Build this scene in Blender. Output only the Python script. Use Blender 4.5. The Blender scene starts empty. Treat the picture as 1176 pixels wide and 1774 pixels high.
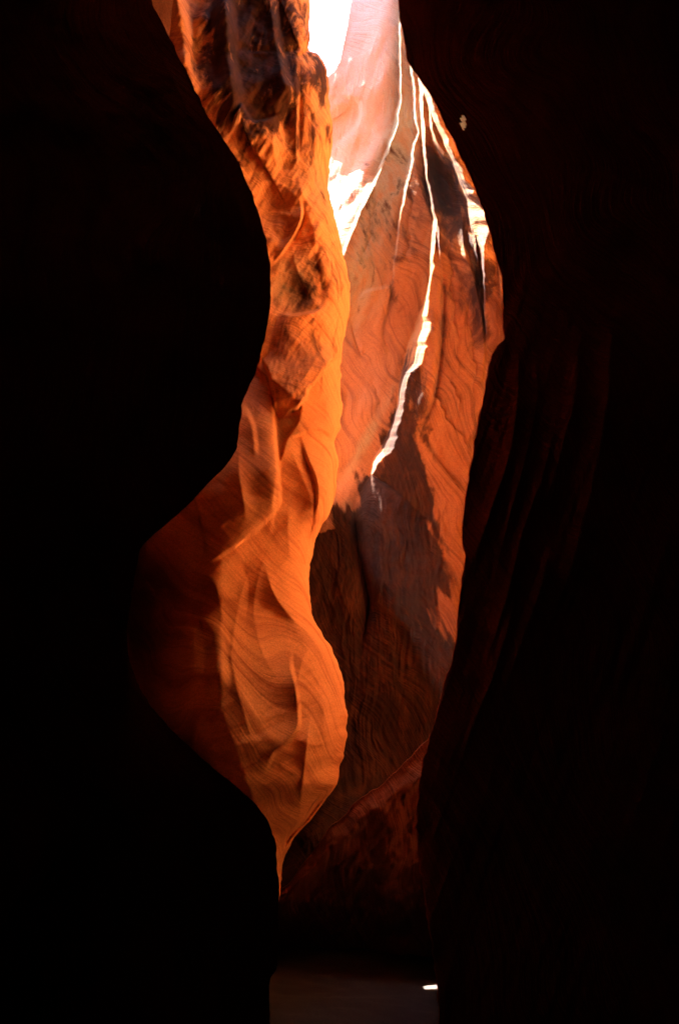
import bpy, math
import numpy as np
from mathutils import Vector

# ------------------------------------------------------------------ camera, sky, sun, exposure
S = bpy.context.scene
PITCH = math.radians(20.0)
CAM = np.array([0.0, 0.0, 1.6])
FPX = 28.0 / 36.0 * 1774.0
cd = bpy.data.cameras.new("camera"); cam = bpy.data.objects.new("camera", cd)
S.collection.objects.link(cam); S.camera = cam
cam.location = CAM; cam.rotation_euler = (math.radians(90) + PITCH, 0, 0)
cd.sensor_fit = 'VERTICAL'; cd.sensor_height = 36.0; cd.lens = 28.0; cd.clip_start = 0.05; cd.clip_end = 500

L = np.array([-0.42, 0.17, 0.89]); L = L / np.linalg.norm(L)      # towards the sun
sd = bpy.data.lights.new("sun", 'SUN'); sun = bpy.data.objects.new("sun", sd)
S.collection.objects.link(sun)
sd.energy = 5.0; sd.angle = math.radians(0.5); sd.color = (1.0, 0.93, 0.84)
sun.rotation_euler = Vector(L).to_track_quat('Z', 'Y').to_euler(); sun.location = (0, 0, 40)

W = bpy.data.worlds.new("World"); S.world = W; W.use_nodes = True
nt = W.node_tree; nt.nodes.clear()
sky = nt.nodes.new('ShaderNodeTexSky'); sky.sky_type = 'NISHITA'; sky.sun_disc = False
sky.sun_elevation = math.asin(L[2]); sky.sun_rotation = math.atan2(L[0], L[1])
bg = nt.nodes.new('ShaderNodeBackground'); bg.inputs[1].default_value = 0.10
wo = nt.nodes.new('ShaderNodeOutputWorld')
nt.links.new(sky.outputs[0], bg.inputs[0]); nt.links.new(bg.outputs[0], wo.inputs[0])

S.view_settings.view_transform = 'Standard'; S.view_settings.look = 'None'
S.view_settings.exposure = 4.42; S.view_settings.gamma = 1.0
S.render.engine = 'CYCLES'
S.cycles.max_bounces = 8; S.cycles.diffuse_bounces = 7; S.cycles.use_denoising = True
S.cycles.sample_clamp_indirect = 6.0

# ------------------------------------------------------------------ helpers
def P(px, py, Y):
    """point of the world that stands at depth Y on the sight line of a pixel of the photograph"""
    px, py, Y = np.broadcast_arrays(np.asarray(px, float), np.asarray(py, float), np.asarray(Y, float))
    a = (px - 588.0) / FPX; b = (887.0 - py) / FPX
    dy = math.cos(PITCH) - math.sin(PITCH) * b
    dz = math.sin(PITCH) + math.cos(PITCH) * b
    t = Y / dy
    return np.stack([a * t, Y + 0 * a, CAM[2] + dz * t], -1)

def hash3(i, j, k, seed):
    h = (i * 374761393 + j * 668265263 + k * 2147483647 + seed * 974634777) & 0xFFFFFFFF
    h = ((h ^ (h >> 13)) * 1274126177) & 0xFFFFFFFF
    h = (h ^ (h >> 16)) & 0xFFFFFFFF
    return h.astype(np.float64) / 4294967295.0 * 2 - 1

def vnoise(p, seed=0):
    f = np.floor(p); i = f.astype(np.int64); w = p - f; w = w * w * w * (w * (w * 6 - 15) + 10)
    r = 0
    for a in (0, 1):
        for b in (0, 1):
            for c in (0, 1):
                wt = (w[..., 0] if a else 1 - w[..., 0]) * (w[..., 1] if b else 1 - w[..., 1]) * (w[..., 2] if c else 1 - w[..., 2])
                r = r + wt * hash3(i[..., 0] + a, i[..., 1] + b, i[..., 2] + c, seed)
    return r

def fbm(p, oct=4, seed=0, gain=0.5):
    r = 0; a = 1.0; s = 1.0
    for o in range(oct):
        r = r + a * vnoise(p * s + 17.3 * o, seed + o); a *= gain; s *= 2.03
    return r

def sm(t):
    t = np.clip(t, 0, 1); return t * t * (3 - 2 * t)

def lerp(pts, y, k=1):
    """value k of a list of (value..., py) rows at image height y, smoothed"""
    ys = [p[-1] for p in pts]; xs = [p[k - 1] for p in pts]
    return np.interp(y, ys, xs)

def sdist(PX, PY, poly):
    """signed distance in pixels to a polyline; positive on its right-hand side when drawn downwards; and run 0..1"""
    best = np.full(PX.shape, 1e9); sg = np.ones(PX.shape); run = np.zeros(PX.shape)
    pts = np.array(poly, float); seg = np.hypot(*(pts[1:] - pts[:-1]).T); tot = seg.sum(); acc = 0
    for (x0, y0), (x1, y1), l in zip(pts[:-1], pts[1:], seg):
        dx, dy = x1 - x0, y1 - y0
        t = np.clip(((PX - x0) * dx + (PY - y0) * dy) / (l * l), 0, 1)
        d = np.hypot(PX - x0 - t * dx, PY - y0 - t * dy)
        cr = (PX - x0) * dy - (PY - y0) * dx
        m = d < best
        best[m] = d[m]; sg[m] = np.where(cr[m] >= 0, 1, -1); run[m] = ((acc + t * l) / tot)[m]
        acc += l
    return best * sg, run

def curve(poly, n=6):
    """Catmull-Rom through the points"""
    p = np.array(poly, float)
    if len(p) < 3: return poly
    q = np.vstack([2 * p[0] - p[1], p, 2 * p[-1] - p[-2]]); out = []
    for i in range(1, len(q) - 2):
        for t in np.linspace(0, 1, n, endpoint=False):
            a, b, c, d = q[i - 1], q[i], q[i + 1], q[i + 2]
            out.append(0.5 * ((2 * b) + (-a + c) * t + (2 * a - 5 * b + 4 * c - d) * t * t + (-a + 3 * b - 3 * c + d) * t ** 3))
    out.append(p[-1]); return [tuple(v) for v in out]

def fold(PX, PY, poly, amp, w=4, Lg=90, near='left', ragged=0.0, seed=0, rnd=0.0):
    """one lobe of rock lapping over the next: the near side stands out by amp (m), dying off over Lg pixels"""
    poly = curve(poly)
    x0 = min(p[0] for p in poly) - 6 * Lg; x1 = max(p[0] for p in poly) + 6 * Lg
    y0 = min(p[1] for p in poly) - 6 * Lg; y1 = max(p[1] for p in poly) + 6 * Lg
    m = (PX > x0) & (PX < x1) & (PY > y0) & (PY < y1)
    out = np.zeros(PX.shape)
    if not m.any(): return out
    px, py = PX[m], PY[m]
    yy = np.array([p[1] for p in poly]); xx = np.array([p[0] for p in poly])
    if np.all(np.diff(yy) > 0):
        g = np.linspace(yy[0], yy[-1], 60); sl = np.gradient(np.interp(g, yy, xx), g)
        sl = np.convolve(np.pad(sl, 5, 'edge'), np.ones(11) / 11, 'valid')
        d = (px - np.interp(py, yy, xx)) / np.sqrt(1 + np.interp(py, g, sl) ** 2); run = (py - yy[0]) / (yy[-1] - yy[0])
        run = np.clip(run, 0, 1)
    else:
        d, run = sdist(px, py, poly)
    if ragged:
        q = np.stack([px / 9.0, py / 14.0, np.zeros_like(px)], -1)
        d = d + ragged * fbm(q, 3, seed + 90)
    if near == 'left': d = -d
    taper = sm(np.minimum(run, 1 - run) * 3.2)
    dp = np.maximum(d, 0)
    prof = sm(d / w + 0.5) * np.exp(-dp / Lg)
    if rnd: prof = prof * (1 - 0.45 * np.exp(-dp / rnd))
    out[m] = -amp * taper * prof
    return out

def ridge(PX, PY, poly, amp, w=14, asym=0.0, soft=False):
    poly = curve(poly)
    x0 = min(p[0] for p in poly) - 4 * w; x1 = max(p[0] for p in poly) + 4 * w
    y0 = min(p[1] for p in poly) - 4 * w; y1 = max(p[1] for p in poly) + 4 * w
    m = (PX > x0) & (PX < x1) & (PY > y0) & (PY < y1)
    out = np.zeros(PX.shape)
    if not m.any(): return out
    d, run = sdist(PX[m], PY[m], poly)
    taper = sm(np.minimum(run, 1 - run) * 3)
    ww = w * np.where(d > 0, 1 + asym, 1 - asym)
    out[m] = -amp * taper * (np.exp(-(d / ww) ** 2) if soft else np.exp(-np.abs(d) / ww))
    return out

def blob(PX, PY, cx, cy, rx, ry, ang=0):
    a = math.radians(ang); u = (PX - cx) * math.cos(a) + (PY - cy) * math.sin(a); v = -(PX - cx) * math.sin(a) + (PY - cy) * math.cos(a)
    return np.clip(1.3 - np.hypot(u / rx, v / ry), 0, 1)

def grid_mesh(name, V, mat, parent=None, attrs=None, hole=None, flip=False):
    n, m = V.shape[:2]
    idx = np.arange(n * m).reshape(n, m)
    F = np.stack([idx[:-1, :-1], idx[1:, :-1], idx[1:, 1:], idx[:-1, 1:]], -1).reshape(-1, 4)
    if flip: F = F[:, ::-1]
    if hole is not None:
        hf = hole[:-1, :-1].reshape(-1)
        F = F[~hf]
    me = bpy.data.meshes.new(name)
    me.vertices.add(n * m); me.vertices.foreach_set("co", V.reshape(-1).astype(np.float32))
    me.loops.add(F.size); me.loops.foreach_set("vertex_index", F.reshape(-1).astype(np.int32))
    me.polygons.add(len(F)); me.polygons.foreach_set("loop_start", np.arange(0, F.size, 4, dtype=np.int32))
    me.update(calc_edges=True); me.validate()
    me.polygons.foreach_set("use_smooth", np.ones(len(me.polygons), bool))
    for k, a in (attrs or {}).items():
        at = me.attributes.new(k, 'FLOAT', 'POINT'); at.data.foreach_set("value", a.reshape(-1).astype(np.float32))
    me.materials.append(mat)
    o = bpy.data.objects.new(name, me); S.collection.objects.link(o)
    if parent: o.parent = parent
    return o

def tag(o, label, cat, group=None, kind=None):
    if kind: o['kind'] = kind
    if label: o['label'] = label
    if cat: o['category'] = cat
    if group: o['group'] = group
    return o

# ------------------------------------------------------------------ materials
def rock_material(name, base=(0.72, 0.34, 0.125), dark=(0.36, 0.10, 0.035), pale=(0.27, 0.235, 0.155), tilt=(0.3, 0.2, 0.9),
                  bump=0.5, bed=9.0, contrast=0.5):
    m = bpy.data.materials.new(name); m.use_nodes = True
    t = m.node_tree; N = t.nodes; K = t.links; N.clear()
    out = N.new('ShaderNodeOutputMaterial'); bs = N.new('ShaderNodeBsdfPrincipled')
    bs.inputs['Roughness'].default_value = 0.85; bs.inputs['Specular IOR Level'].default_value = 0.06
    K.new(bs.outputs[0], out.inputs[0])
    geo = N.new('ShaderNodeNewGeometry')
    # swirl the bedding
    wn = N.new('ShaderNodeTexNoise'); wn.inputs['Scale'].default_value = 0.32; wn.inputs['Detail'].default_value = 2
    K.new(geo.outputs['Position'], wn.inputs['Vector'])
    wv = N.new('ShaderNodeVectorMath'); wv.operation = 'MULTIPLY_ADD'
    K.new(wn.outputs['Color'], wv.inputs[0]); wv.inputs[1].default_value = (2.6, 2.6, 2.6); K.new(geo.outputs['Position'], wv.inputs[2])
    mp = N.new('ShaderNodeMapping'); mp.vector_type = 'TEXTURE'
    v = Vector(tilt).normalized(); mp.inputs['Rotation'].default_value = v.to_track_quat('Z', 'Y').to_euler()
    K.new(wv.outputs[0], mp.inputs['Vector'])
    st = N.new('ShaderNodeVectorMath'); st.operation = 'MULTIPLY'; st.inputs[1].default_value = (0.35, 0.35, bed)
    K.new(mp.outputs[0], st.inputs[0])
    b1 = N.new('ShaderNodeTexNoise'); b1.inputs['Scale'].default_value = 1.0; b1.inputs['Detail'].default_value = 5; b1.inputs['Roughness'].default_value = 0.65
    K.new(st.outputs[0], b1.inputs['Vector'])
    st3 = N.new('ShaderNodeVectorMath'); st3.operation = 'MULTIPLY'; st3.inputs[1].default_value = (0.8, 0.8, bed * 4.2)
    K.new(mp.outputs[0], st3.inputs[0])
    b3 = N.new('ShaderNodeTexNoise'); b3.inputs['Scale'].default_value = 1.0; b3.inputs['Detail'].default_value = 3; b3.inputs['Roughness'].default_value = 0.6
    K.new(st3.outputs[0], b3.inputs['Vector'])
    # mottling
    n2 = N.new('ShaderNodeTexNoise'); n2.inputs['Scale'].default_value = 1.7; n2.inputs['Detail'].default_value = 6; n2.inputs['Roughness'].default_value = 0.7
    K.new(wv.outputs[0], n2.inputs['Vector'])
    n3 = N.new('ShaderNodeTexNoise'); n3.inputs['Scale'].default_value = 70; n3.inputs['Detail'].default_value = 3
    K.new(geo.outputs['Position'], n3.inputs['Vector'])
    def mix(a, b, f, fac=None):
        q = N.new('ShaderNodeMix'); q.data_type = 'RGBA'
        for s, x in ((6, a), (7, b)):
            if isinstance(x, tuple): q.inputs[s].default_value = (*x, 1)
            else: K.new(x, q.inputs[s])
        K.new(f, q.inputs[0]); return q.outputs[2]
    def rng(x, a, b, c=0.0, d=1.0):
        q = N.new('ShaderNodeMapRange'); q.interpolation_type = 'SMOOTHSTEP'
        K.new(x, q.inputs[0]); q.inputs[1].default_value = a; q.inputs[2].default_value = b; q.inputs[3].default_value = c; q.inputs[4].default_value = d
        return q.outputs[0]
    def mul(a, b, op='MULTIPLY'):
        q = N.new('ShaderNodeMath'); q.operation = op; q.use_clamp = (op != 'MULTIPLY_ADD')
        K.new(a, q.inputs[0])
        if isinstance(b, float): q.inputs[1].default_value = b
        else: K.new(b, q.inputs[1])
        return q.outputs[0]
    col = mix(base, dark, rng(b1.outputs[0], 0.48, 0.70, 0, contrast))
    col = mix(col, tuple(min(1, c * 1.22 + 0.02) for c in base), rng(n2.outputs[0], 0.5, 0.75, 0, 0.55))
    col = mix(col, dark, rng(b3.outputs[0], 0.5, 0.68, 0, 0.55 * contrast))
    col = mix(col, dark, rng(n2.outputs[0], 0.46, 0.28, 0, 0.6 * contrast))
    # grey patches, brown stain with painted shade, painted glare, each in its own shape
    ap = N.new('ShaderNodeAttribute'); ap.attribute_name = 'pale'
    av = N.new('ShaderNodeAttribute'); av.attribute_name = 'varnish_shade'
    stv = N.new('ShaderNodeVectorMath'); stv.operation = 'MULTIPLY'; stv.inputs[1].default_value = (4.5, 4.5, 1.1)
    K.new(wv.outputs[0], stv.inputs[0])
    nv = N.new('ShaderNodeTexNoise'); nv.inputs['Scale'].default_value = 1.0; nv.inputs['Detail'].default_value = 5; nv.inputs['Roughness'].default_value = 0.6
    K.new(stv.outputs[0], nv.inputs['Vector'])
    pm = mul(ap.outputs['Fac'], rng(nv.outputs[0], 0.35, 0.62, 0.35, 1.0))
    col = mix(col, pale, pm)
    ab = N.new('ShaderNodeAttribute'); ab.attribute_name = 'glare_pale'
    col = mix(col, (0.60, 0.40, 0.35), ab.outputs['Fac'])  # painted glare: pinkish white put into the rock colour
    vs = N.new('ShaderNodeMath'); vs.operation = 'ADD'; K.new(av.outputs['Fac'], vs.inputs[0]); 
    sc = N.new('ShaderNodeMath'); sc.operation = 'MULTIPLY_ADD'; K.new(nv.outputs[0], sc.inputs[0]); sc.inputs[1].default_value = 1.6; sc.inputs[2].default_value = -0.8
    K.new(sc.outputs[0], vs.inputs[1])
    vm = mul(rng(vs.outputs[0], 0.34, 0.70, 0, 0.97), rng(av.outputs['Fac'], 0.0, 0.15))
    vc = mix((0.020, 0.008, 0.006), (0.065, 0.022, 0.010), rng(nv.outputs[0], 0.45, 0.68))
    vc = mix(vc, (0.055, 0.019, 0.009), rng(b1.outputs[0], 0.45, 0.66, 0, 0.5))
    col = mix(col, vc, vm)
    # sandstone grain
    hs = N.new('ShaderNodeHueSaturation'); K.new(col, hs.inputs['Color']); K.new(rng(n3.outputs[0], 0.3, 0.7, 0.82, 1.12), hs.inputs['Value'])
    K.new(hs.outputs[0], bs.inputs['Base Color'])
    # relief: thin laminae and grain
    bu = N.new('ShaderNodeBump'); bu.inputs['Strength'].default_value = bump; bu.inputs['Distance'].default_value = 0.05
    K.new(b1.outputs[0], bu.inputs['Height'])
    bu2 = N.new('ShaderNodeBump'); bu2.inputs['Strength'].default_value = bump * 0.5; bu2.inputs['Distance'].default_value = 0.012
    n4 = N.new('ShaderNodeTexNoise'); n4.inputs['Scale'].default_value = 26; n4.inputs['Detail'].default_value = 4
    K.new(geo.outputs['Position'], n4.inputs['Vector'])
    K.new(n4.outputs[0], bu2.inputs['Height']); bu3 = N.new('ShaderNodeBump'); bu3.inputs['Strength'].default_value = bump * 0.9; bu3.inputs['Distance'].default_value = 0.014
    K.new(b3.outputs[0], bu3.inputs['Height']); K.new(bu.outputs[0], bu3.inputs['Normal']); K.new(bu3.outputs[0], bu2.inputs['Normal']); K.new(bu2.outputs[0], bs.inputs['Normal'])
    return m

M_glow = rock_material('orange_sandstone', tilt=(0.62, 0.1, 0.75), bump=0.35, contrast=0.6)
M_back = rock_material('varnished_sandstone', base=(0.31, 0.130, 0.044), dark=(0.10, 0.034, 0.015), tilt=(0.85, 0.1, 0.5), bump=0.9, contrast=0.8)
M_near = rock_material('shade_darkened_sandstone', base=(0.16, 0.06, 0.03), dark=(0.08, 0.03, 0.016), tilt=(0.9, 0.1, 0.35), bump=0.8, contrast=0.6)  # same rock darkened: shade of the near walls is put into the colour
M_right = rock_material('fluted_sandstone', base=(0.38, 0.13, 0.055), dark=(0.18, 0.06, 0.028), tilt=(0.9, 0.1, 0.35), bump=0.8, contrast=0.6)  # darkened rock too, part of the right wall's shade is in its colour
M_bounce = rock_material('bounce_sandstone', base=(0.82, 0.38, 0.14), dark=(0.7, 0.28, 0.1), tilt=(0.9, 0.1, 0.35), bump=0.5, contrast=0.4)  # brightened rock on unseen faces, added to bounce light onto the left wall
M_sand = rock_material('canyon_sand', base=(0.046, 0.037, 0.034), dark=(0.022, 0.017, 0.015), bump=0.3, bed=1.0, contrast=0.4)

# ------------------------------------------------------------------ wall A: black overhang on the left
A_EDGE = [(180, -420), (205, -200), (240, -60), (262, 0), (296, 70), (331, 140), (358, 195), (386, 238), (410, 275), (432, 325), (450, 375), (462, 420), (468, 470),
          (468, 530), (462, 575), (452, 615), (438, 655), (422, 690), (416, 730), (412, 770), (396, 800), (378, 822), (350, 848), (325, 876), (285, 912), (247, 944),
          (240, 965), (233, 1000), (225, 1060), (220, 1110), (222, 1170), (205, 1260), (150, 1400), (0, 1700), (-140, 2300)]
def edge_curve(pts):
    c = curve(pts, 5); return np.array([p[0] for p in c]), np.array([p[1] for p in c])
def solid_fin(name, EDGE, Yedge, mat, side, py0, py1, nr, cols, wrap, world_tail, amp=0.06, extra=None, attrs=None, hole=None, seed=1, parent=None, back_tail=None, wrapk=None, mat_back=None, calm=lambda y: 1.0):
    """loft of a rock wall: rows follow the image height, each row runs from the far back, round the visible edge, along the near face.
    side=+1 when the rock lies left of its edge, -1 when right of it. cols: list of (offset px from edge, depth change)"""
    ex, ey = edge_curve(EDGE)
    ys = np.linspace(py0, py1, nr)
    xe = np.interp(ys, ey, ex)
    wob = 1.6 * fbm(np.stack([ys / 13.0, ys * 0, ys * 0], -1), 3, seed + 5)
    Ye = Yedge(ys)
    off, dY = cols
    off = np.asarray(off, float); dY = np.asarray(dY, float)
    PX = xe[:, None] - side * off[None, :] + wob[:, None] * np.exp(-off / 12.0)[None, :]; xe = xe + wob; PY = np.repeat(ys[:, None], len(off), 1)
    YY = Ye[:, None] + dY[None, :]
    if extra is not None: YY = YY + extra(PX, PY, np.repeat(off[None, :], len(ys), 0))
    V = P(PX, PY, YY)
    nz = fbm(V * 1.1, 2, seed) + calm(PY) * (fbm(V * 1.1, 5, seed) - fbm(V * 1.1, 2, seed))
    d = amp * nz * np.clip(off / 30, 0.15, 1)[None, :]
    V = P(PX, PY, YY + d)
    parts = []
    if wrap is not None:      # back of the fin: (px offset, depth behind the edge) then world points
        wo, wd = wrap
        kk = wrapk(ys)[:, None] if wrapk else np.ones((nr, 1))
        Vb = P(xe[:, None] - side * np.asarray(wo, float)[None, :] / np.maximum(1, kk) ** 1.3, PY[:, :1] * np.ones((1, len(wo))), Ye[:, None] + np.asarray(wd, float)[None, :] * (wrapk(ys)[:, None] if wrapk else 1))
        parts.append(Vb)
        if back_tail is not None:
            T = []
            for (x, y) in back_tail:
                q = Vb[:, 0].copy(); q[:, 0] = x; q[:, 1] = y
                q[:, 2] = np.where(True, CAM[2] + (Vb[:, 0, 2] - CAM[2]) * max(0.35, y / Vb[:, 0, 1].mean()), 0); T.append(q[:, None])
            parts = [np.concatenate(T, 1)] + parts
    parts.append(V)
    if world_tail is not None:
        z = np.linspace(11.0, -0.6, nr)
        for (x, y) in world_tail:
            q = np.zeros((nr, 1, 3)); q[:, 0, 0] = x; q[:, 0, 1] = y; q[:, 0, 2] = z; parts.append(q)
    Vall = np.concatenate(parts, 1)
    nb = sum(p.shape[1] for p in parts[:-1]) if world_tail is None else sum(p.shape[1] for p in parts[:-1 - len(world_tail)])
    at = {}
    for k, f in (attrs or {}).items():
        a = np.zeros(Vall.shape[:2]); a[:, nb:nb + V.shape[1]] = f(PX, PY); at[k] = a
    for k in ('pale', 'varnish_shade', 'glare_pale'): at.setdefault(k, np.zeros(Vall.shape[:2]))
    o = grid_mesh(name, Vall, mat, parent, at)
    if mat_back:
        o.data.materials.append(mat_back)
        if len(o.data.polygons) == (Vall.shape[0] - 1) * (Vall.shape[1] - 1):
            mi = np.zeros((Vall.shape[0] - 1, Vall.shape[1] - 1), np.int32); mi[:, :nb - 2] = 1
            o.data.polygons.foreach_set("material_index", mi.reshape(-1))
    return o

def face_cols(span, depth, n, r=26.0, rd=0.5, p=1.6):
    """columns from the edge inwards; rounded lip of r pixels and rd metres, then a face coming nearer by depth over span px"""
    u = np.linspace(0, 1, n) ** p; off = u * span
    q = np.clip(1 - off / r, 0, 1)
    dY = -rd * (np.sqrt(np.clip(1 - q * q, 0, 1))) - depth * np.clip((off - r * 0.4) / span, 0, 1) ** 0.9
    return off, dY
WRAP = (np.array([60, 34, 16, 7, 2, 0.3]), np.array([1.3, 0.9, 0.55, 0.28, 0.1, 0.03]))

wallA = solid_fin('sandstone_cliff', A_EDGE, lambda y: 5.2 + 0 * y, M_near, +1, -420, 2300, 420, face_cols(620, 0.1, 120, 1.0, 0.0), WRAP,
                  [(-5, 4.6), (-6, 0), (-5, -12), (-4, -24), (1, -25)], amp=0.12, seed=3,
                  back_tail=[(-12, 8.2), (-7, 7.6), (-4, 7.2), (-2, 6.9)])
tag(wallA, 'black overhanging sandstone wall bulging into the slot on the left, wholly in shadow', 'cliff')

# ------------------------------------------------------------------ wall B: dark fluted wall on the right
B_EDGE = [(640, -420), (668, -200), (682, -80), (689, 0), (696, 50), (706, 105), (722, 132), (742, 160), (765, 205), (796, 268), (824, 330), (846, 400), (856, 440),
          (865, 468), (870, 520), (869, 560), (872, 586), (861, 600), (848, 625), (838, 680), (826, 740), (816, 800), (804, 870), (798, 930), (806, 964), (800, 1000),
          (792, 1060), (788, 1120), (770, 1180), (748, 1260), (728, 1340), (722, 1440), (735, 1560), (748, 1640), (754, 1700), (760, 1774), (790, 2300)]
def B_extra(PX, PY, off):
    r = 0
    # flutes running down to the left near the lip, dim red in the bounce light
    for poly, amp, w in [([(890, 560), (897, 640), (893, 720), (878, 800), (852, 880), (826, 960), (812, 1040)], 0.10, 13),
                         ([(925, 600), (930, 680), (912, 780), (886, 880), (860, 980), (838, 1080)], 0.09, 12),
                         ([(960, 640), (962, 720), (940, 820), (905, 920), (880, 1020), (850, 1120), (820, 1200)], 0.10, 14),
                         ([(1000, 560), (995, 680), (965, 800), (930, 900)], 0.12, 20),
                         ([(905, 980), (880, 1080), (850, 1180), (800, 1300)], 0.10, 16),
                         ([(960, 900), (940, 1000), (900, 1120), (850, 1260)], 0.10, 20),
                         ([(1060, 500), (1050, 700), (1010, 900), (960, 1100)], 0.16, 40)]:
        r = r + ridge(PX, PY, poly, amp, w, 0.3)
    p = np.stack([(PX * 0.9 + PY * 0.32) / 16.0, (PY * 0.9 - PX * 0.32) / 220.0, PX * 0], -1)
    r = r + 0.020 * fbm(p, 3, 41) * np.clip((PY - 300) / 400, 0, 1)
    return r
wallB = solid_fin('sandstone_cliff', B_EDGE, lambda y: np.interp(y, [-400, 1800], [5.5, 6.9]), M_right, -1, -420, 2300, 620, face_cols(560, 0.15, 190, 3, 0.02), WRAP,
                  [(6, 4.6), (7, 0), (6, -12), (5, -24), (-1, -25)], amp=0.05, extra=B_extra, seed=9, mat_back=M_bounce, wrapk=lambda y: np.interp(y, [1420, 1620], [1.0, 3.0]),
                  back_tail=[(12, 11.5), (7, 9.4), (4.2, 8.9), (2.9, 8.3)])
tag(wallB, 'dark fluted sandstone wall closing the slot on the right, faint red along its edge', 'cliff')

# ------------------------------------------------------------------ wall C: glowing folded wall on the left
C_EDGE = [(525, -300), (532, -120), (538, 0), (537, 60), (535, 86), (548, 92), (560, 108), (568, 135), (571, 180), (577, 215), (576, 255), (571, 290), (569, 335), (583, 385),
          (593, 430), (603, 480), (607, 520), (602, 558), (593, 600), (590, 650), (592, 700), (589, 740), (580, 765), (585, 800), (582, 850), (572, 885), (556, 915),
          (544, 945), (536, 985), (536, 1030), (541, 1065), (556, 1095), (575, 1125), (590, 1165), (597, 1205), (601, 1240), (599, 1290), (588, 1330), (583, 1358),
          (560, 1390), (535, 1425), (515, 1445), (500, 1470), (490, 1500), (485, 1545), (470, 1600), (420, 1660), (400, 1800)]
def C_extra(PX, PY, off):
    r = 0
    F = lambda *a, **k: fold(PX, PY, *a, **k)
    R_ = lambda *a, **k: ridge(PX, PY, *a, **k)
    # ---- lower body
    r += F([(322, 860), (325, 920), (325, 1000), (330, 1070), (345, 1150), (352, 1250), (380, 1330), (398, 1400)], .14, 34, 100, seed=1)
    r += F([(330, 1045), (352, 1060), (372, 1074), (384, 1096), (386, 1140), (389, 1178), (378, 1215)], .16, 30, 60, seed=2)
    r += F([(452, 618), (464, 660), (476, 715), (480, 790), (485, 850), (484, 872), (468, 896), (440, 922), (400, 952), (362, 975), (335, 972)], .60, 7, 80, rnd=18)
    r += R_([(415, 770), (414, 820), (422, 870), (428, 912)], .14, 24)
    r += R_([(330, 880), (370, 900), (410, 945)], .05, 22)
    r += R_([(452, 955), (464, 1000), (478, 1035), (505, 1070), (545, 1110), (575, 1170)], .22, 38, .4)
    r += R_([(372, 1000), (384, 1060), (398, 1130), (410, 1190), (430, 1260), (446, 1320)], .07, 26)
    r += R_([(402, 1090), (404, 1150), (425, 1210), (450, 1250), (475, 1290)], .03, 22)
    r += R_([(408, 960), (430, 1010), (425, 1090)], -.10, 41)
    r += F([(508, 1120), (505, 1150), (514, 1190), (519, 1235), (517, 1262), (500, 1285), (478, 1302), (466, 1325), (454, 1345)], .20, 7, 42)
    r += R_([(540, 1225), (534, 1270), (527, 1330), (522, 1380), (517, 1440)], .13, 20)
    r += R_([(478, 1320), (500, 1335), (522, 1345)], .03, 14)
    r += F([(586, 1356), (555, 1392), (530, 1425), (505, 1450), (484, 1490)], -.30, 8, 60)
    r += R_([(240, 950), (232, 1040), (226, 1110), (250, 1200)], -.4, 76)
    r += F([(238, 975), (262, 1020), (300, 1075), (335, 1110)], .12, 8, 60)
    r += R_([(345, 985), (372, 1010), (380, 1050)], .10, 22)
    r += R_([(440, 960), (418, 1030), (405, 1100), (398, 1180)], .05, 16)
    r += R_([(470, 940), (448, 1000), (440, 1060), (455, 1130), (490, 1190)], .05, 18)
    r += R_([(545, 1110), (522, 1150), (516, 1200), (530, 1250)], .07, 16)
    r += R_([(575, 1180), (560, 1240), (570, 1300)], .05, 14)
    r += R_([(500, 1270), (540, 1290), (585, 1280)], .03, 12)
    r += F([(482, 730), (486, 790), (478, 850), (470, 930)], .10, 8, 40)
    r += F([(515, 740), (530, 790), (548, 840), (545, 900), (530, 960)], .12, 7, 50, near='right')
    r += F([(418, 690), (440, 740), (446, 800)], .10, 10, 40)
    # ---- middle
    r += F([(556, 905), (562, 880), (575, 830), (577, 790), (583, 768)], -.22, 8, 30)
    r += F([(482, 726), (500, 716), (522, 697), (538, 668), (565, 640), (598, 598)], .45, 5, 70, near='right', ragged=3)
    r += F([(454, 615), (466, 650), (474, 690), (480, 728)], .30, 5, 50, near='right', ragged=2)
    r += F([(524, 690), (520, 715), (514, 735), (498, 758), (490, 782), (482, 812)], .18, 4, 60, near='right')
    r += F([(500, 765), (520, 752), (555, 745), (582, 768)], .12, 7, 50, near='right')
    r += R_([(560, 780), (562, 840), (545, 890), (540, 940)], .12, 19)
    r += R_([(500, 770), (525, 830), (540, 870), (536, 910)], .07, 15)
    r += R_([(500, 860), (500, 940), (512, 1000)], .06, 26)
    # ---- upper
    r += F([(470, 462), (490, 438), (512, 405), (524, 372), (520, 340)], .28, 6, 70, near='right')
    r += blob(PX, PY, 487, 395, 40, 66, -25) * .22
    r += blob(PX, PY, 508, 492, 48, 50, 10) * .16
    r += F([(478, 540), (505, 545), (540, 540), (562, 530)], .22, 6, 60, near='left')
    r += R_([(505, 400), (510, 450), (530, 500), (560, 545), (575, 590)], .10, 20)
    r += R_([(530, 400), (545, 440), (560, 500), (590, 560)], -.07, 22)
    r += R_([(515, 600), (500, 660), (482, 720)], .08, 22)
    r += R_([(560, 600), (530, 650), (495, 700)], .10, 19)
    r += F([(516, 120), (517, 190), (516, 240), (516, 295)], .20, 8, 60)
    r += F([(470, -60), (480, 40), (492, 110), (506, 165), (516, 200)], .30, 18, 90)
    r += blob(PX, PY, 500, 225, 20, 60, 5) * .22
    r += R_([(515, 290), (522, 330), (545, 370), (575, 430)], .10, 26)
    r += F([(590, 95), (565, 90), (536, 86), (520, 92), (505, 96)], .20, 5, 60, near='left')
    r += F([(395, -60), (402, 40), (405, 110), (414, 170), (408, 210), (388, 240)], .40, 22, 70)
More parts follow.
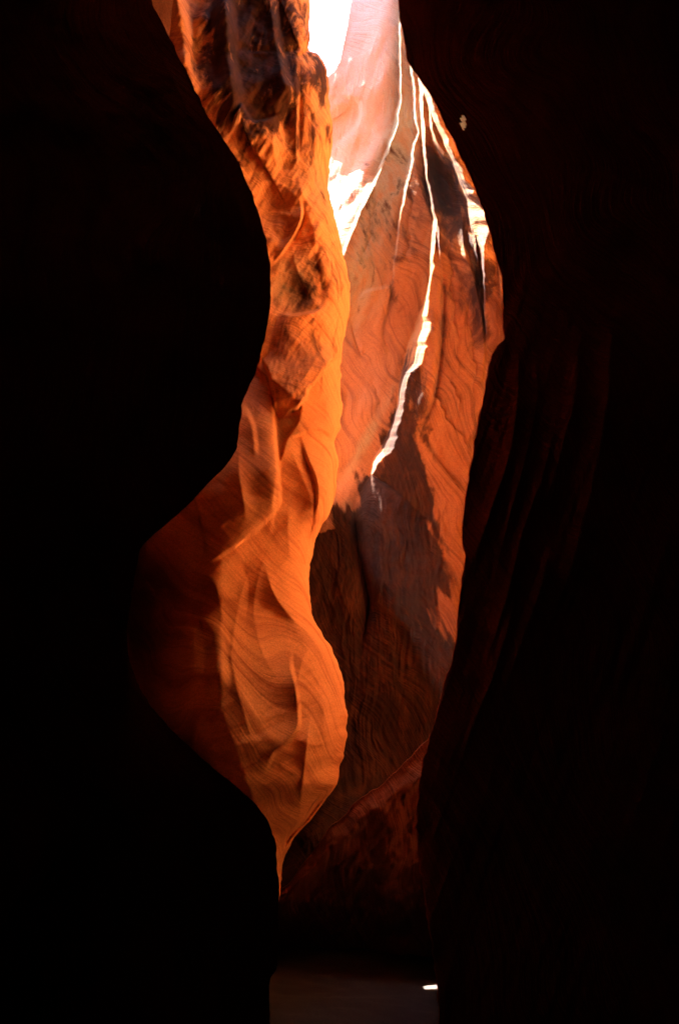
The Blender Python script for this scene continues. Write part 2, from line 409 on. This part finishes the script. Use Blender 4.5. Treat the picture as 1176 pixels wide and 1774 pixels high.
    r += F([(300, -80), (322, 30), (330, 100), (345, 180)], .40, 22, 60)
    r += R_([(372, -40), (366, 60), (392, 170)], -.25, 38)
    r += F([(395, 240), (416, 182), (428, 196), (445, 210), (500, 190)], .22, 6, 60, near='left')
    r += blob(PX, PY, 450, 70, 50, 130, 0) * .22
    low = sm((PY - 620) / 220)
    r += -.75 * low * (1 - np.exp(-off / 150.0)) 
    left = np.clip((385 + .36 * np.clip(PY - 1230, 0, 200) - PX) / 150, 0, 1.2) * np.clip((PY - 860) / 160, 0, 1)
    r += 1.7 * left ** 1.4
    p = np.stack([(PX * .8 + PY * .5) / 20.0, (PY * .8 - PX * .5) / 90.0, PX * 0], -1)
    up = np.clip((760 - PY) / 150, 0, 1)
    r += up * .045 * fbm(p, 4, 23)
    q = np.stack([(PX * .86 - PY * .5) / 60.0, (PY * .86 + PX * .5) / 18.0, PX * 0], -1)
    r += (1 - up) * .012 * fbm(q, 3, 29)
    return r
def C_Y(y):
    return np.interp(y, [-300, 0, 300, 600, 900, 1200, 1450, 1800], [10.6, 10.4, 10.0, 9.7, 9.3, 8.9, 8.7, 8.6])
def C_pale(PX, PY):
    return np.clip(blob(PX, PY, 505, 488, 40, 52, 15) + .5 * blob(PX, PY, 486, 60, 20, 90, -8) + .8 * blob(PX, PY, 398, 215, 14, 40, 35) +
                   .7 * blob(PX, PY, 405, 120, 12, 90, -5) + .7 * blob(PX, PY, 500, 740, 20, 34, 20) + .6 * blob(PX, PY, 550, 320, 30, 50, -25) + .5 * blob(PX, PY, 555, 180, 16, 60), 0, 1)
def C_var_shade(PX, PY):  # brown stain, plus shade painted over the upper left
    return np.clip(.24 * sm((720 - PY) / 120) + .6 * blob(PX, PY, 425, 70, 90, 150) + .3 * blob(PX, PY, 470, 160, 120, 170) + .12 * blob(PX, PY, 525, 520, 40, 26) +
                   .16 * blob(PX, PY, 520, 610, 70, 70) + .4 * blob(PX, PY, 555, 130, 16, 40) + .35 * blob(PX, PY, 540, 1390, 26, 40, 30) + .3 * blob(PX, PY, 550, 480, 40, 60), 0, .9)
wallC = solid_fin('sandstone_cliff', C_EDGE, C_Y, M_glow, +1, -50, 1800, 1050, face_cols(640, 2.0, 330, 46, 0.75, 1.25), WRAP, [(-5.5, 9.2), (-13, 8.6)], amp=0.075,
                  wrapk=lambda y: np.interp(y, [-100, 600, 780, 860, 1100], [0.4, 0.5, 0.8, 2.6, 3.6]), calm=lambda y: .15 + .85 * np.clip((720 - y) / 200, 0, 1), extra=C_extra, attrs={'pale': C_pale, 'varnish_shade': C_var_shade}, seed=14,
                  back_tail=[(-14, 13.0), (-8, 12.2), (-4, 11.6), (-2, 11.3)])
tag(wallC, 'glowing orange folded sandstone wall flowing down the middle of the slot', 'cliff')

# ------------------------------------------------------------------ dark foot of the left wall, in front of the floor
A2_EDGE = [(246, 860), (240, 930), (232, 990), (222, 1060), (221, 1110), (231, 1163), (256, 1214), (302, 1268), (355, 1318), (408, 1362), (446, 1396), (468, 1430), (479, 1474), (482, 1530), (482, 1590), (482, 1645), (478, 1680), (467, 1705), (468, 1774), (480, 2300)]
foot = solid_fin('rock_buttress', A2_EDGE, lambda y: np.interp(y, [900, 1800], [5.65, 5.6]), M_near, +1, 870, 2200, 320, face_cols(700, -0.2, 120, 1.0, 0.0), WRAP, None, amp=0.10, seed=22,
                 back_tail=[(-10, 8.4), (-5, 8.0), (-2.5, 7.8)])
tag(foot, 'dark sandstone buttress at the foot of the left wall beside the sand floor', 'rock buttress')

# ------------------------------------------------------------------ wall D: back right wall with sunlit slab edges
gx = np.concatenate([np.linspace(400, 520, 16, endpoint=False), np.arange(520, 890, 1.15), np.linspace(892, 905, 4)])
gy = np.concatenate([np.linspace(-300, -20, 40, endpoint=False), np.arange(-20, 1120, 1.8), np.arange(1120, 1760, 3.2)])
PX, PY = np.meshgrid(gx, gy)
def interp2(y, ys, vs): return np.interp(y, ys, vs)
Y = interp2(PY, [-300, 0, 300, 600, 900, 1100, 1270, 1400, 1500, 1540, 1575, 1612, 1760], [12.4, 12.4, 12.45, 12.55, 12.75, 12.9, 12.8, 12.4, 11.7, 11.3, 11.2, 11.2, 11.2])
Y = Y - 0.55 * np.clip((PX - 600) / 250.0, -.5, 1.6) * np.clip((950 - PY) / 250, 0, 1)
Yleft = np.interp(PY, [p[1] for p in C_EDGE], [p[0] for p in C_EDGE]) - 14
Y = Y + 0.035 * np.clip(Yleft - PX, 0, 200) * np.clip((1200 - PY) / 200, 0, 1)      # the buttress falls away behind the glowing wall
Y = Y - 1.2 * np.clip((PX - 885) / 235.0, 0, 1) ** 1.3                                          # hidden part comes forward behind the right wall
Y = Y - np.clip((PX - 480) / 270.0, 0, 1.5) * 0.45 * np.clip((PY - 1400) / 150, 0, 1)
# slabs lapping from the right, each with a sunlit left edge
def streak(rows, seed, Lg=None, rag=1.0):
    """rows of (px, width px, step m, py)"""
    global Y
    ys = np.array([r[3] for r in rows], float)
    x = np.interp(PY, ys, [r[0] for r in rows]); w = np.interp(PY, ys, [r[1] for r in rows]); k = np.interp(PY, ys, [r[2] for r in rows])
    q = np.stack([PX * 0, PY / 7.0, PX * 0], -1)
    x = x + rag * 0.8 * fbm(q * .5, 4, seed); w = np.maximum(1.5, w + .25 * np.minimum(w, 26) * np.clip(70 / np.maximum(w, 1) - 1, 0, 1) * fbm(q * .5, 4, seed + 7))
    t = np.clip((PX - x) / w, 0, 1)
    Y = Y - k * t * (np.exp(-np.maximum(PX - x - w, 0) / Lg) if Lg else 1.0)
streak([(690, 3, 0.22, 20), (690, 4, 0.22, 150), (690, 5, 0.22, 165), (682, 6, 0.22, 215), (668, 6, 0.22, 260), (648, 5, 0.22, 310), (622, 4, 0.22, 365), (600, 5, 0.22, 415), (590, 3, 0.22, 445), (570, 2, .0, 560)], 1)
streak([(696, 3, 0.16, 0), (700, 4, 0.16, 60), (708, 5, 0.16, 110), (713, 5, 0.16, 160), (716, 4, 0.16, 205), (722, 3, 0.16, 230), (712, 6, 0.16, 250), (704, 9, 0.16, 300), (697, 5, 0.16, 330), (690, 3, 0.16, 380), (675, 2, .0, 520)], 2)
streak([(720, 3, 0.9, 100), (727, 5, 0.9, 160), (728, 5, 0.9, 200), (731, 6, 0.9, 250), (736, 4, 0.9, 300), (745, 4, 0.9, 350), (750, 6, 0.9, 380), (746, 8, 0.9, 420), (744, 6, 0.9, 460), (742, 3, 0.9, 490),
        (736, 5, 0.9, 515), (722, 20, 0.9, 550), (709, 28, 0.9, 590), (700, 28, 0.9, 625), (693, 17, 0.9, 655), (687, 12, 0.9, 700), (677, 15, 0.9, 740), (659, 22, 0.9, 775), (644, 15, 0.9, 800), (641, 3, 0.9, 822),
        (625, 60, 0.85, 850), (600, 140, 0.8, 900), (570, 190, 0.6, 1050), (560, 200, 0.0, 1380)], 3)
streak([(715, 4, 0.6, 95), (724, 6, 0.6, 125), (733, 9, 0.6, 160), (748, 10, 0.6, 200), (767, 9, 0.6, 245), (785, 10, 0.6, 290), (795, 18, 0.6, 320), (806, 32, 0.6, 345), (815, 28, 0.6, 380), (824, 18, 0.6, 410),
        (832, 5, 0.6, 440), (836, 2, 0.6, 480), (840, 2, 0., 600)], 4)
streak([(806, 3, .0, 350), (812, 4, .12, 380), (816, 5, .15, 400), (820, 4, .12, 425), (827, 3, .0, 475)], 5, 14)
streak([(740, 3, .0, 160), (742, 3, .12, 210), (748, 9, .2, 245), (756, 10, .2, 262), (764, 3, .0, 280)], 6, 20)
streak([(755, 3, .0, 385), (758, 3, .12, 420), (760, 2, .0, 452)], 7, 20)
streak([(858, 3, .0, 435), (862, 3, .12, 470), (865, 3, .12, 510), (869, 2, .0, 540)], 9, 20)
# bright upper bays left of the first slab edge turn to the sun
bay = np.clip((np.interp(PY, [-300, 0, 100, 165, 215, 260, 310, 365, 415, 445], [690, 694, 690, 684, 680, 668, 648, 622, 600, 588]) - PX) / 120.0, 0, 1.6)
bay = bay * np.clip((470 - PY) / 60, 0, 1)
Y = Y + np.interp(PY, [0, 150, 230, 300], [.06, .10, .30, .55]) * bay
for poly, a, w in [([(700, 60), (640, 180), (600, 260), (560, 330)], .05, 18), ([(600, 120), (625, 180), (660, 240), (690, 260)], .04, 14), ([(640, -20), (655, 60), (630, 120), (650, 200)], .04, 16),
                   ([(700, 200), (650, 270), (600, 340), (570, 380)], .05, 13), ([(570, 185), (600, 175), (625, 160)], .04, 12), ([(690, 60), (670, 120), (665, 200)], .035, 16), ([(660, 300), (620, 360), (585, 410)], .03, 9)]:
    Y += ridge(PX, PY, poly, a * 1.15, w, soft=True)
G = lambda *a, **k: fold(PX, PY, *a, **k)
Y += G([(566, 170), (600, 168), (622, 178), (618, 215), (590, 245), (570, 270)], -.07, 10, 40)
# dark groove right of the main slab edge and other joints
Y += ridge(PX, PY, [(762, 440), (765, 520), (762, 600), (752, 680), (730, 740), (712, 775)], -.16, 5)
Y += G([(764, 430), (766, 540), (762, 610), (750, 690), (728, 745), (706, 790)], .12, 5, 40, near='left')
Y += ridge(PX, PY, [(604, 545), (612, 580), (625, 615), (636, 600)], -.07, 4)
Y += ridge(PX, PY, [(680, 500), (672, 540), (664, 585), (682, 620)], -.07, 4)
Y += G([(612, 530), (632, 505), (655, 500), (676, 498), (672, 540), (664, 580)], .10, 6, 50)
Y += ridge(PX, PY, [(640, 610), (610, 680), (625, 760), (600, 850)], .02, 22)
# slab D1: dark underside left of the orange panel, lapping the bright one at the lower left
Y += ridge(PX, PY, [(622, 840), (614, 880), (618, 930), (628, 990), (640, 1050), (628, 1110), (622, 1180)], -.40, 12)
Y += ridge(PX, PY, [(735, 770), (760, 800), (790, 840), (806, 860)], -.06, 5)
for poly in [[(740, 870), (752, 905), (765, 940), (776, 985), (784, 1015)], [(748, 860), (770, 905), (790, 945), (806, 968)], [(718, 900), (735, 950), (728, 1000), (745, 1040), (760, 1060)],
             [(700, 1000), (704, 1050), (725, 1090), (730, 1160), (732, 1230)], [(735, 1040), (745, 1080), (742, 1150)], [(752, 1030), (765, 1070), (752, 1110), (750, 1190)],
             [(575, 930), (582, 980), (595, 1040), (620, 1090)], [(600, 930), (600, 1000), (612, 1040)], [(660, 1100), (680, 1140), (678, 1220)], [(560, 960), (560, 1010), (590, 1080)]]:
    Y += ridge(PX, PY, poly, .035, 8)
for poly, a, w in [([(762, 300), (766, 360), (778, 420), (782, 500), (792, 600), (790, 700)], .05, 3), ([(700, 250), (712, 330), (706, 420), (712, 500)], .04, 3), ([(655, 300), (640, 400), (622, 480)], .04, 3),
                   ([(800, 480), (812, 560), (822, 640), (815, 740)], .05, 3), ([(735, 640), (760, 700), (800, 760), (822, 800)], .05, 3), ([(770, 640), (790, 680), (795, 740)], .04, 3), ([(640, 640), (655, 690), (640, 740)], .03, 3)]:
    Y += ridge(PX, PY, [(x + 3 * math.sin(y * .11) + 2 * math.sin(y * .31), y) for x, y in curve(poly, 10)], -a, w)
# upper-right shadowed recess and vertical flutes
Y += .35 * blob(PX, PY, 770, 330, 30, 90, -18)
Y += G([(802, 340), (806, 430), (828, 500), (840, 600), (832, 700)], .12, 7, 30)
for poly in [[(842, 440), (846, 520), (842, 600), (846, 660)], [(852, 450), (858, 540), (852, 600)], [(795, 360), (808, 440), (826, 520), (828, 640)]]:
    Y += ridge(PX, PY, poly, .025, 9)
Y += G([(700, 1500), (640, 1440), (700, 1330), (760, 1280)], .15, 10, 60)
V0 = P(PX, PY, Y)
p = np.stack([(PX * .85 + PY * .25) / 14.0, (PY * .85 - PX * .25) / 80.0, PX * 0], -1)
vis = np.clip((PY - 470) / 60, 0, 1); 
pv = np.stack([(PX + 8 * fbm(np.stack([PX / 60, PY / 60, PX * 0], -1), 2, 5)) / 15.0, PY / 110.0 + PX / 90.0, PX * 0], -1)
Y = Y - .07 * (.7 - np.abs(fbm(pv, 5, 57))) * (.5 + .8 * fbm(pv * np.array([.3, .4, 1]), 2, 58)) * sm((PY - 800) / 140) * sm((1420 - PY) / 140)
Y = Y + .012 * fbm(p, 4, 51) + .18 * fbm(np.stack([PX / 50.0, PY / 60.0, PX * 0], -1), 4, 66) * sm((PY - 1380) / 120) + 0.035 * fbm(V0 * .9, 4, 61)
q = np.stack([PX / 26.0, PY / 40.0, PX * 0], -1)
Y = Y + .014 * np.abs(fbm(q, 4, 71)) * np.clip((PY - 760) / 120, .25, 1)
# left limit of the wall: against the sky at the top, hidden behind the glowing wall below
XLs = np.interp(gy, [-300, -60, 0, 60, 105, 122, 132, 150, 1760], [640, 618, 608, 598, 588, 578, 566, 400, 400])
PXc = np.maximum(PX, XLs[:, None]); over = np.clip(XLs[:, None] - PX, 0, 400)
Yc = np.empty_like(Y)
for i in range(len(gy)):
    Yc[i] = np.interp(PXc[i], gx, Y[i])
Yc = Yc + 0.25 * np.sqrt(np.clip(over, 0, 60))
V = P(PXc + 0.0, PY, Yc)
pale = np.clip(blob(PX, PY, 640, 400, 52, 190, 14) + .9 * blob(PX, PY, 690, 260, 34, 90, 8) + .9 * blob(PX, PY, 640, 750, 10, 90, 28) + .7 * blob(PX, PY, 600, 890, 18, 40, 40) + .8 * blob(PX, PY, 640, 120, 90, 140), 0, 1)  # grey patches; the upper ones paint a veil of haze onto the rock
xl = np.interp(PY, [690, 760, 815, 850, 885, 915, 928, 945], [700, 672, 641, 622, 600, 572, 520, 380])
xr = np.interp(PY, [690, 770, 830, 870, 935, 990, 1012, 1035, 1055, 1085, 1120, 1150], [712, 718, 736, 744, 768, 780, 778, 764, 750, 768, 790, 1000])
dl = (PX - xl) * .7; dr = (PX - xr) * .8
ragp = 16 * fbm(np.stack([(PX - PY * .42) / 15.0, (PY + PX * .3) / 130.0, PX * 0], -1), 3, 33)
var_shade = .97 * sm((np.minimum(dl, -dr) + ragp) / 46.0 + .5) * sm((PY - 680) / 60)  # dark stain, with shade of the lower wall painted into the same mask
var_shade += (.24 + .16 * fbm(np.stack([(PX - PY * .3) / 40.0, PY / 150.0, PX * 0], -1), 3, 44)) * sm((960 - PY) / 80) * sm((PY - 170) / 120)
var_shade += .45 * blob(PX, PY, 712, 660, 34, 110, 18) + .45 * blob(PX, PY, 770, 330, 40, 100, -15) + .4 * blob(PX, PY, 830, 520, 30, 120, 0) + .35 * blob(PX, PY, 660, 420, 60, 120)
var_shade -= .35 * blob(PX, PY, 632, 680, 50, 200, 6)
var_shade = np.clip(var_shade, 0, .97)
# world tails: left end runs off behind the glowing wall, right end adds an unseen bounce alcove and shading rib
def tail(col, pts):
    T = []
    for (x, y) in pts:
        q = col.copy(); q[:, 0] = x; q[:, 1] = y; T.append(q[:, None])
    return np.concatenate(T, 1)
lowtop = np.minimum(V[:, 0, 2], 11.0)
lt = tail(V[:, 0], [(-15, 13.0), (-14, 23.0), (-9, 24.0), (-5, 23.0)]); lt[:, :, 2] = lowtop[:, None]
beh = P(np.interp(gy, [150, 200], [640, 420]), gy, V[:, 0, 1] + 4.0)[:, None]; b2 = beh.copy(); b2[:, 0, 2] = lowtop; lt = np.concatenate([lt, b2, beh], 1)
rt = tail(V[:, -1], [(2.62, 10.2), (3.3, 10.0), (3.35, 9.2), (3.5, 8.2), (6.5, 8.0), (12, 10)])
Vd = np.concatenate([lt, V, rt], 1)
z3 = lambda a: np.concatenate([np.zeros((len(gy), 6)), a, np.zeros((len(gy), 6))], 1)
wallD = grid_mesh('sandstone_cliff', Vd, M_back, None, {'pale': z3(pale), 'varnish_shade': z3(var_shade), 'glare_pale': z3(np.clip(bay * 3 + 0.14 * blob(PX, PY, 638, 690, 46, 190, 6) + .3 * blob(PX, PY, 590, 860, 24, 60, 30), 0, .9))})  # painted glare over the bay, small lighter patches lower down
wallD.data.materials.append(M_bounce)
mi = np.zeros((Vd.shape[0] - 1, Vd.shape[1] - 1), np.int32); mi[:, Vd.shape[1] - 7:] = 1
if len(wallD.data.polygons) == mi.size: wallD.data.polygons.foreach_set("material_index", mi.reshape(-1))
tag(wallD, 'tall back wall of brown and orange sandstone slabs with white sunlit edges', 'cliff')

# ------------------------------------------------------------------ dark ledge sloping up to the right in front of the back wall
tp = [(420, 1600), (470, 1562), (492, 1540), (520, 1503), (560, 1452), (600, 1408), (650, 1368), (700, 1326), (750, 1268), (800, 1195), (880, 1120)]
cx = np.arange(420, 880, 2.5); tx, ty = edge_curve(tp)
top = np.interp(cx, tx, ty) + 5 * fbm(np.stack([cx / 22.0, cx * 0, cx * 0], -1), 4, 77)
base = 1652 + (cx - 480) * .085
u = np.concatenate([np.linspace(-1, 0, 7)[:-1], np.linspace(0, 1, 120) ** 1.15])
U, CX = np.meshgrid(u, cx, indexing='ij'); TP = np.repeat(top[None], len(u), 0); BS = np.repeat(base[None], len(u), 0)
up_ = np.clip(U, 0, 1); bk = np.clip(-U, 0, 1)
LY = 9.25 - .0012 * (CX - 480) + (10.75 - 9.25) * up_ ** 1.3 - .25 * sm(up_ * 6) + 2.6 * bk ** 1.6
LP = TP + (BS - TP) * up_ - 1.0 * bk
pl = np.stack([(CX + LP) / 34.0, (LP - CX) / 90.0, CX * 0], -1)
LY = LY + .08 * fbm(pl, 3, 78) * np.clip(up_ * 8, .1, 1) + .015 * fbm(np.stack([CX / 9., LP / 12., CX * 0], -1), 3, 79) * np.clip(up_ * 8, 0, 1)
ledge = grid_mesh('rock_ledge', P(CX, LP, LY), M_near, None, {'pale': CX * 0, 'varnish_shade': CX * 0, 'glare_pale': CX * 0})
tag(ledge, 'low dark undercut ledge rising to the right behind the sand floor', 'rock ledge')

# ------------------------------------------------------------------ unseen rock added overhead and behind to block light
xs = np.linspace(-13, 13, 120); ysr = np.linspace(-26, 8.6, 140)
XX, YY = np.meshgrid(xs, ysr)
YY = YY + np.clip((YY - 5) / 3.6, 0, 1) * 2.2 * sm((-1.7 - XX) / 1.8)
ZZ = np.maximum(3.6, 1.6 + 1.50 * YY) + 0.35
ZZ = ZZ + .18 * fbm(np.stack([XX * .8, YY * .8, XX * 0], -1), 4, 81)
lo = np.stack([XX, YY, ZZ], -1)
lip = lo[-1:].copy(); lip[..., 2] += 4.0; lip[..., 1] += .3
back = lo[:1].copy(); back[..., 2] = -0.6
light_blocker = grid_mesh('light_blocking_rock', np.concatenate([back, lo, lip], 0), M_near, None, {'pale': np.zeros((142, 120)), 'varnish_shade': np.zeros((142, 120))})
tag(light_blocker, 'unseen rock added to block light above and behind the viewer', 'added light blocker')

# ------------------------------------------------------------------ sand floor
xs = np.linspace(-1, 1, 260); xs = np.sign(xs) * np.abs(xs) ** 2.2 * 60
ys2 = np.concatenate([np.linspace(-60, -4, 20, endpoint=False), np.linspace(-4, 14, 240, endpoint=False), np.linspace(14, 120, 30)])
XX, YY = np.meshgrid(xs, ys2)
ZZ = .05 * fbm(np.stack([XX * .7, YY * .7, XX * 0], -1), 4, 91) + .012 * fbm(np.stack([XX * 6, YY * 6, XX * 0], -1), 3, 92)
ZZ = ZZ - 0.04 * np.clip(XX, -1, 2)
flo = grid_mesh('sand_floor', np.stack([XX, YY, ZZ], -1), M_sand, None, {'pale': XX * 0, 'varnish_shade': XX * 0})
tag(flo, 'grey brown sand floor of the canyon', None, kind='structure')

# ------------------------------------------------------------------ unseen holes added for sun beams, and a chink in the right wall
import bmesh
def pierce(o, test):
    me = o.data; n = len(me.polygons); c = np.empty(n * 3, np.float32); me.polygons.foreach_get("center", c); c = c.reshape(-1, 3).astype(float)
    idx = np.nonzero(test(c))[0]
    bm = bmesh.new(); bm.from_mesh(me); bm.faces.ensure_lookup_table()
    bmesh.ops.delete(bm, geom=[bm.faces[i] for i in idx], context='FACES'); bm.to_mesh(me); bm.free()
def to_px(c):
    v = c - CAM; fw = v[:, 1] * math.cos(PITCH) + v[:, 2] * math.sin(PITCH); up = -v[:, 1] * math.sin(PITCH) + v[:, 2] * math.cos(PITCH)
    fw = np.where(fw > .1, fw, 1e6); return 588 + FPX * v[:, 0] / fw, 887 - FPX * up / fw
def shaft(px, py, zg, r):
    """unseen hole added along the sun direction, letting one beam down to the sand"""
    d = P(px, py, 10.0) - CAM; t = (zg - CAM[2]) / d[2]; q = CAM + d * t
    def test(c):
        w = c - q; tt = w @ L; dd = np.linalg.norm(w - tt[:, None] * L, axis=1)
        return (tt > 0.5) & (dd < r)
    return test
for o in (wallC, light_blocker, wallB): pierce(o, shaft(748, 1707, 0.0, 0.085))
q2 = P(751.0, 1678, 6.86)  # second unseen hole, added for a glint above the floor spot
def shaft2(c):
    w = c - q2; tt = w @ L; dd = np.linalg.norm(w - tt[:, None] * L, axis=1)
    return (tt > 0.6) & (dd < 0.06)
for o in (wallC, light_blocker): pierce(o, shaft2)
def chink(c):
    x, y = to_px(c); w = 4.5 + 1.5 * np.sin(y * .5)
    return (c[:, 1] > 4) & (((x - 802) / w) ** 2 + ((y - 212) / 13.0) ** 2 < 1)
pierce(wallB, chink)

# ------------------------------------------------------------------ dusty air
vs = [(x, y, z) for x in (-62, 62) for y in (-62, 122) for z in (-1.2, 40)]
hm = bpy.data.meshes.new("haze"); hm.from_pydata(vs, [], [(0, 1, 3, 2), (4, 6, 7, 5), (0, 4, 5, 1), (2, 3, 7, 6), (0, 2, 6, 4), (1, 5, 7, 3)])
ho = bpy.data.objects.new("haze", hm); S.collection.objects.link(ho); tag(ho, 'thin dusty air lit near the opening', None, kind='stuff')
m = bpy.data.materials.new("haze"); m.use_nodes = True; t = m.node_tree; t.nodes.clear()
o = t.nodes.new('ShaderNodeOutputMaterial'); v = t.nodes.new('ShaderNodeVolumePrincipled')
v.inputs['Density'].default_value = 0.0005; v.inputs['Color'].default_value = (.9, .86, .88, 1); v.inputs['Anisotropy'].default_value = 0.3
t.links.new(v.outputs[0], o.inputs['Volume']); hm.materials.append(m)
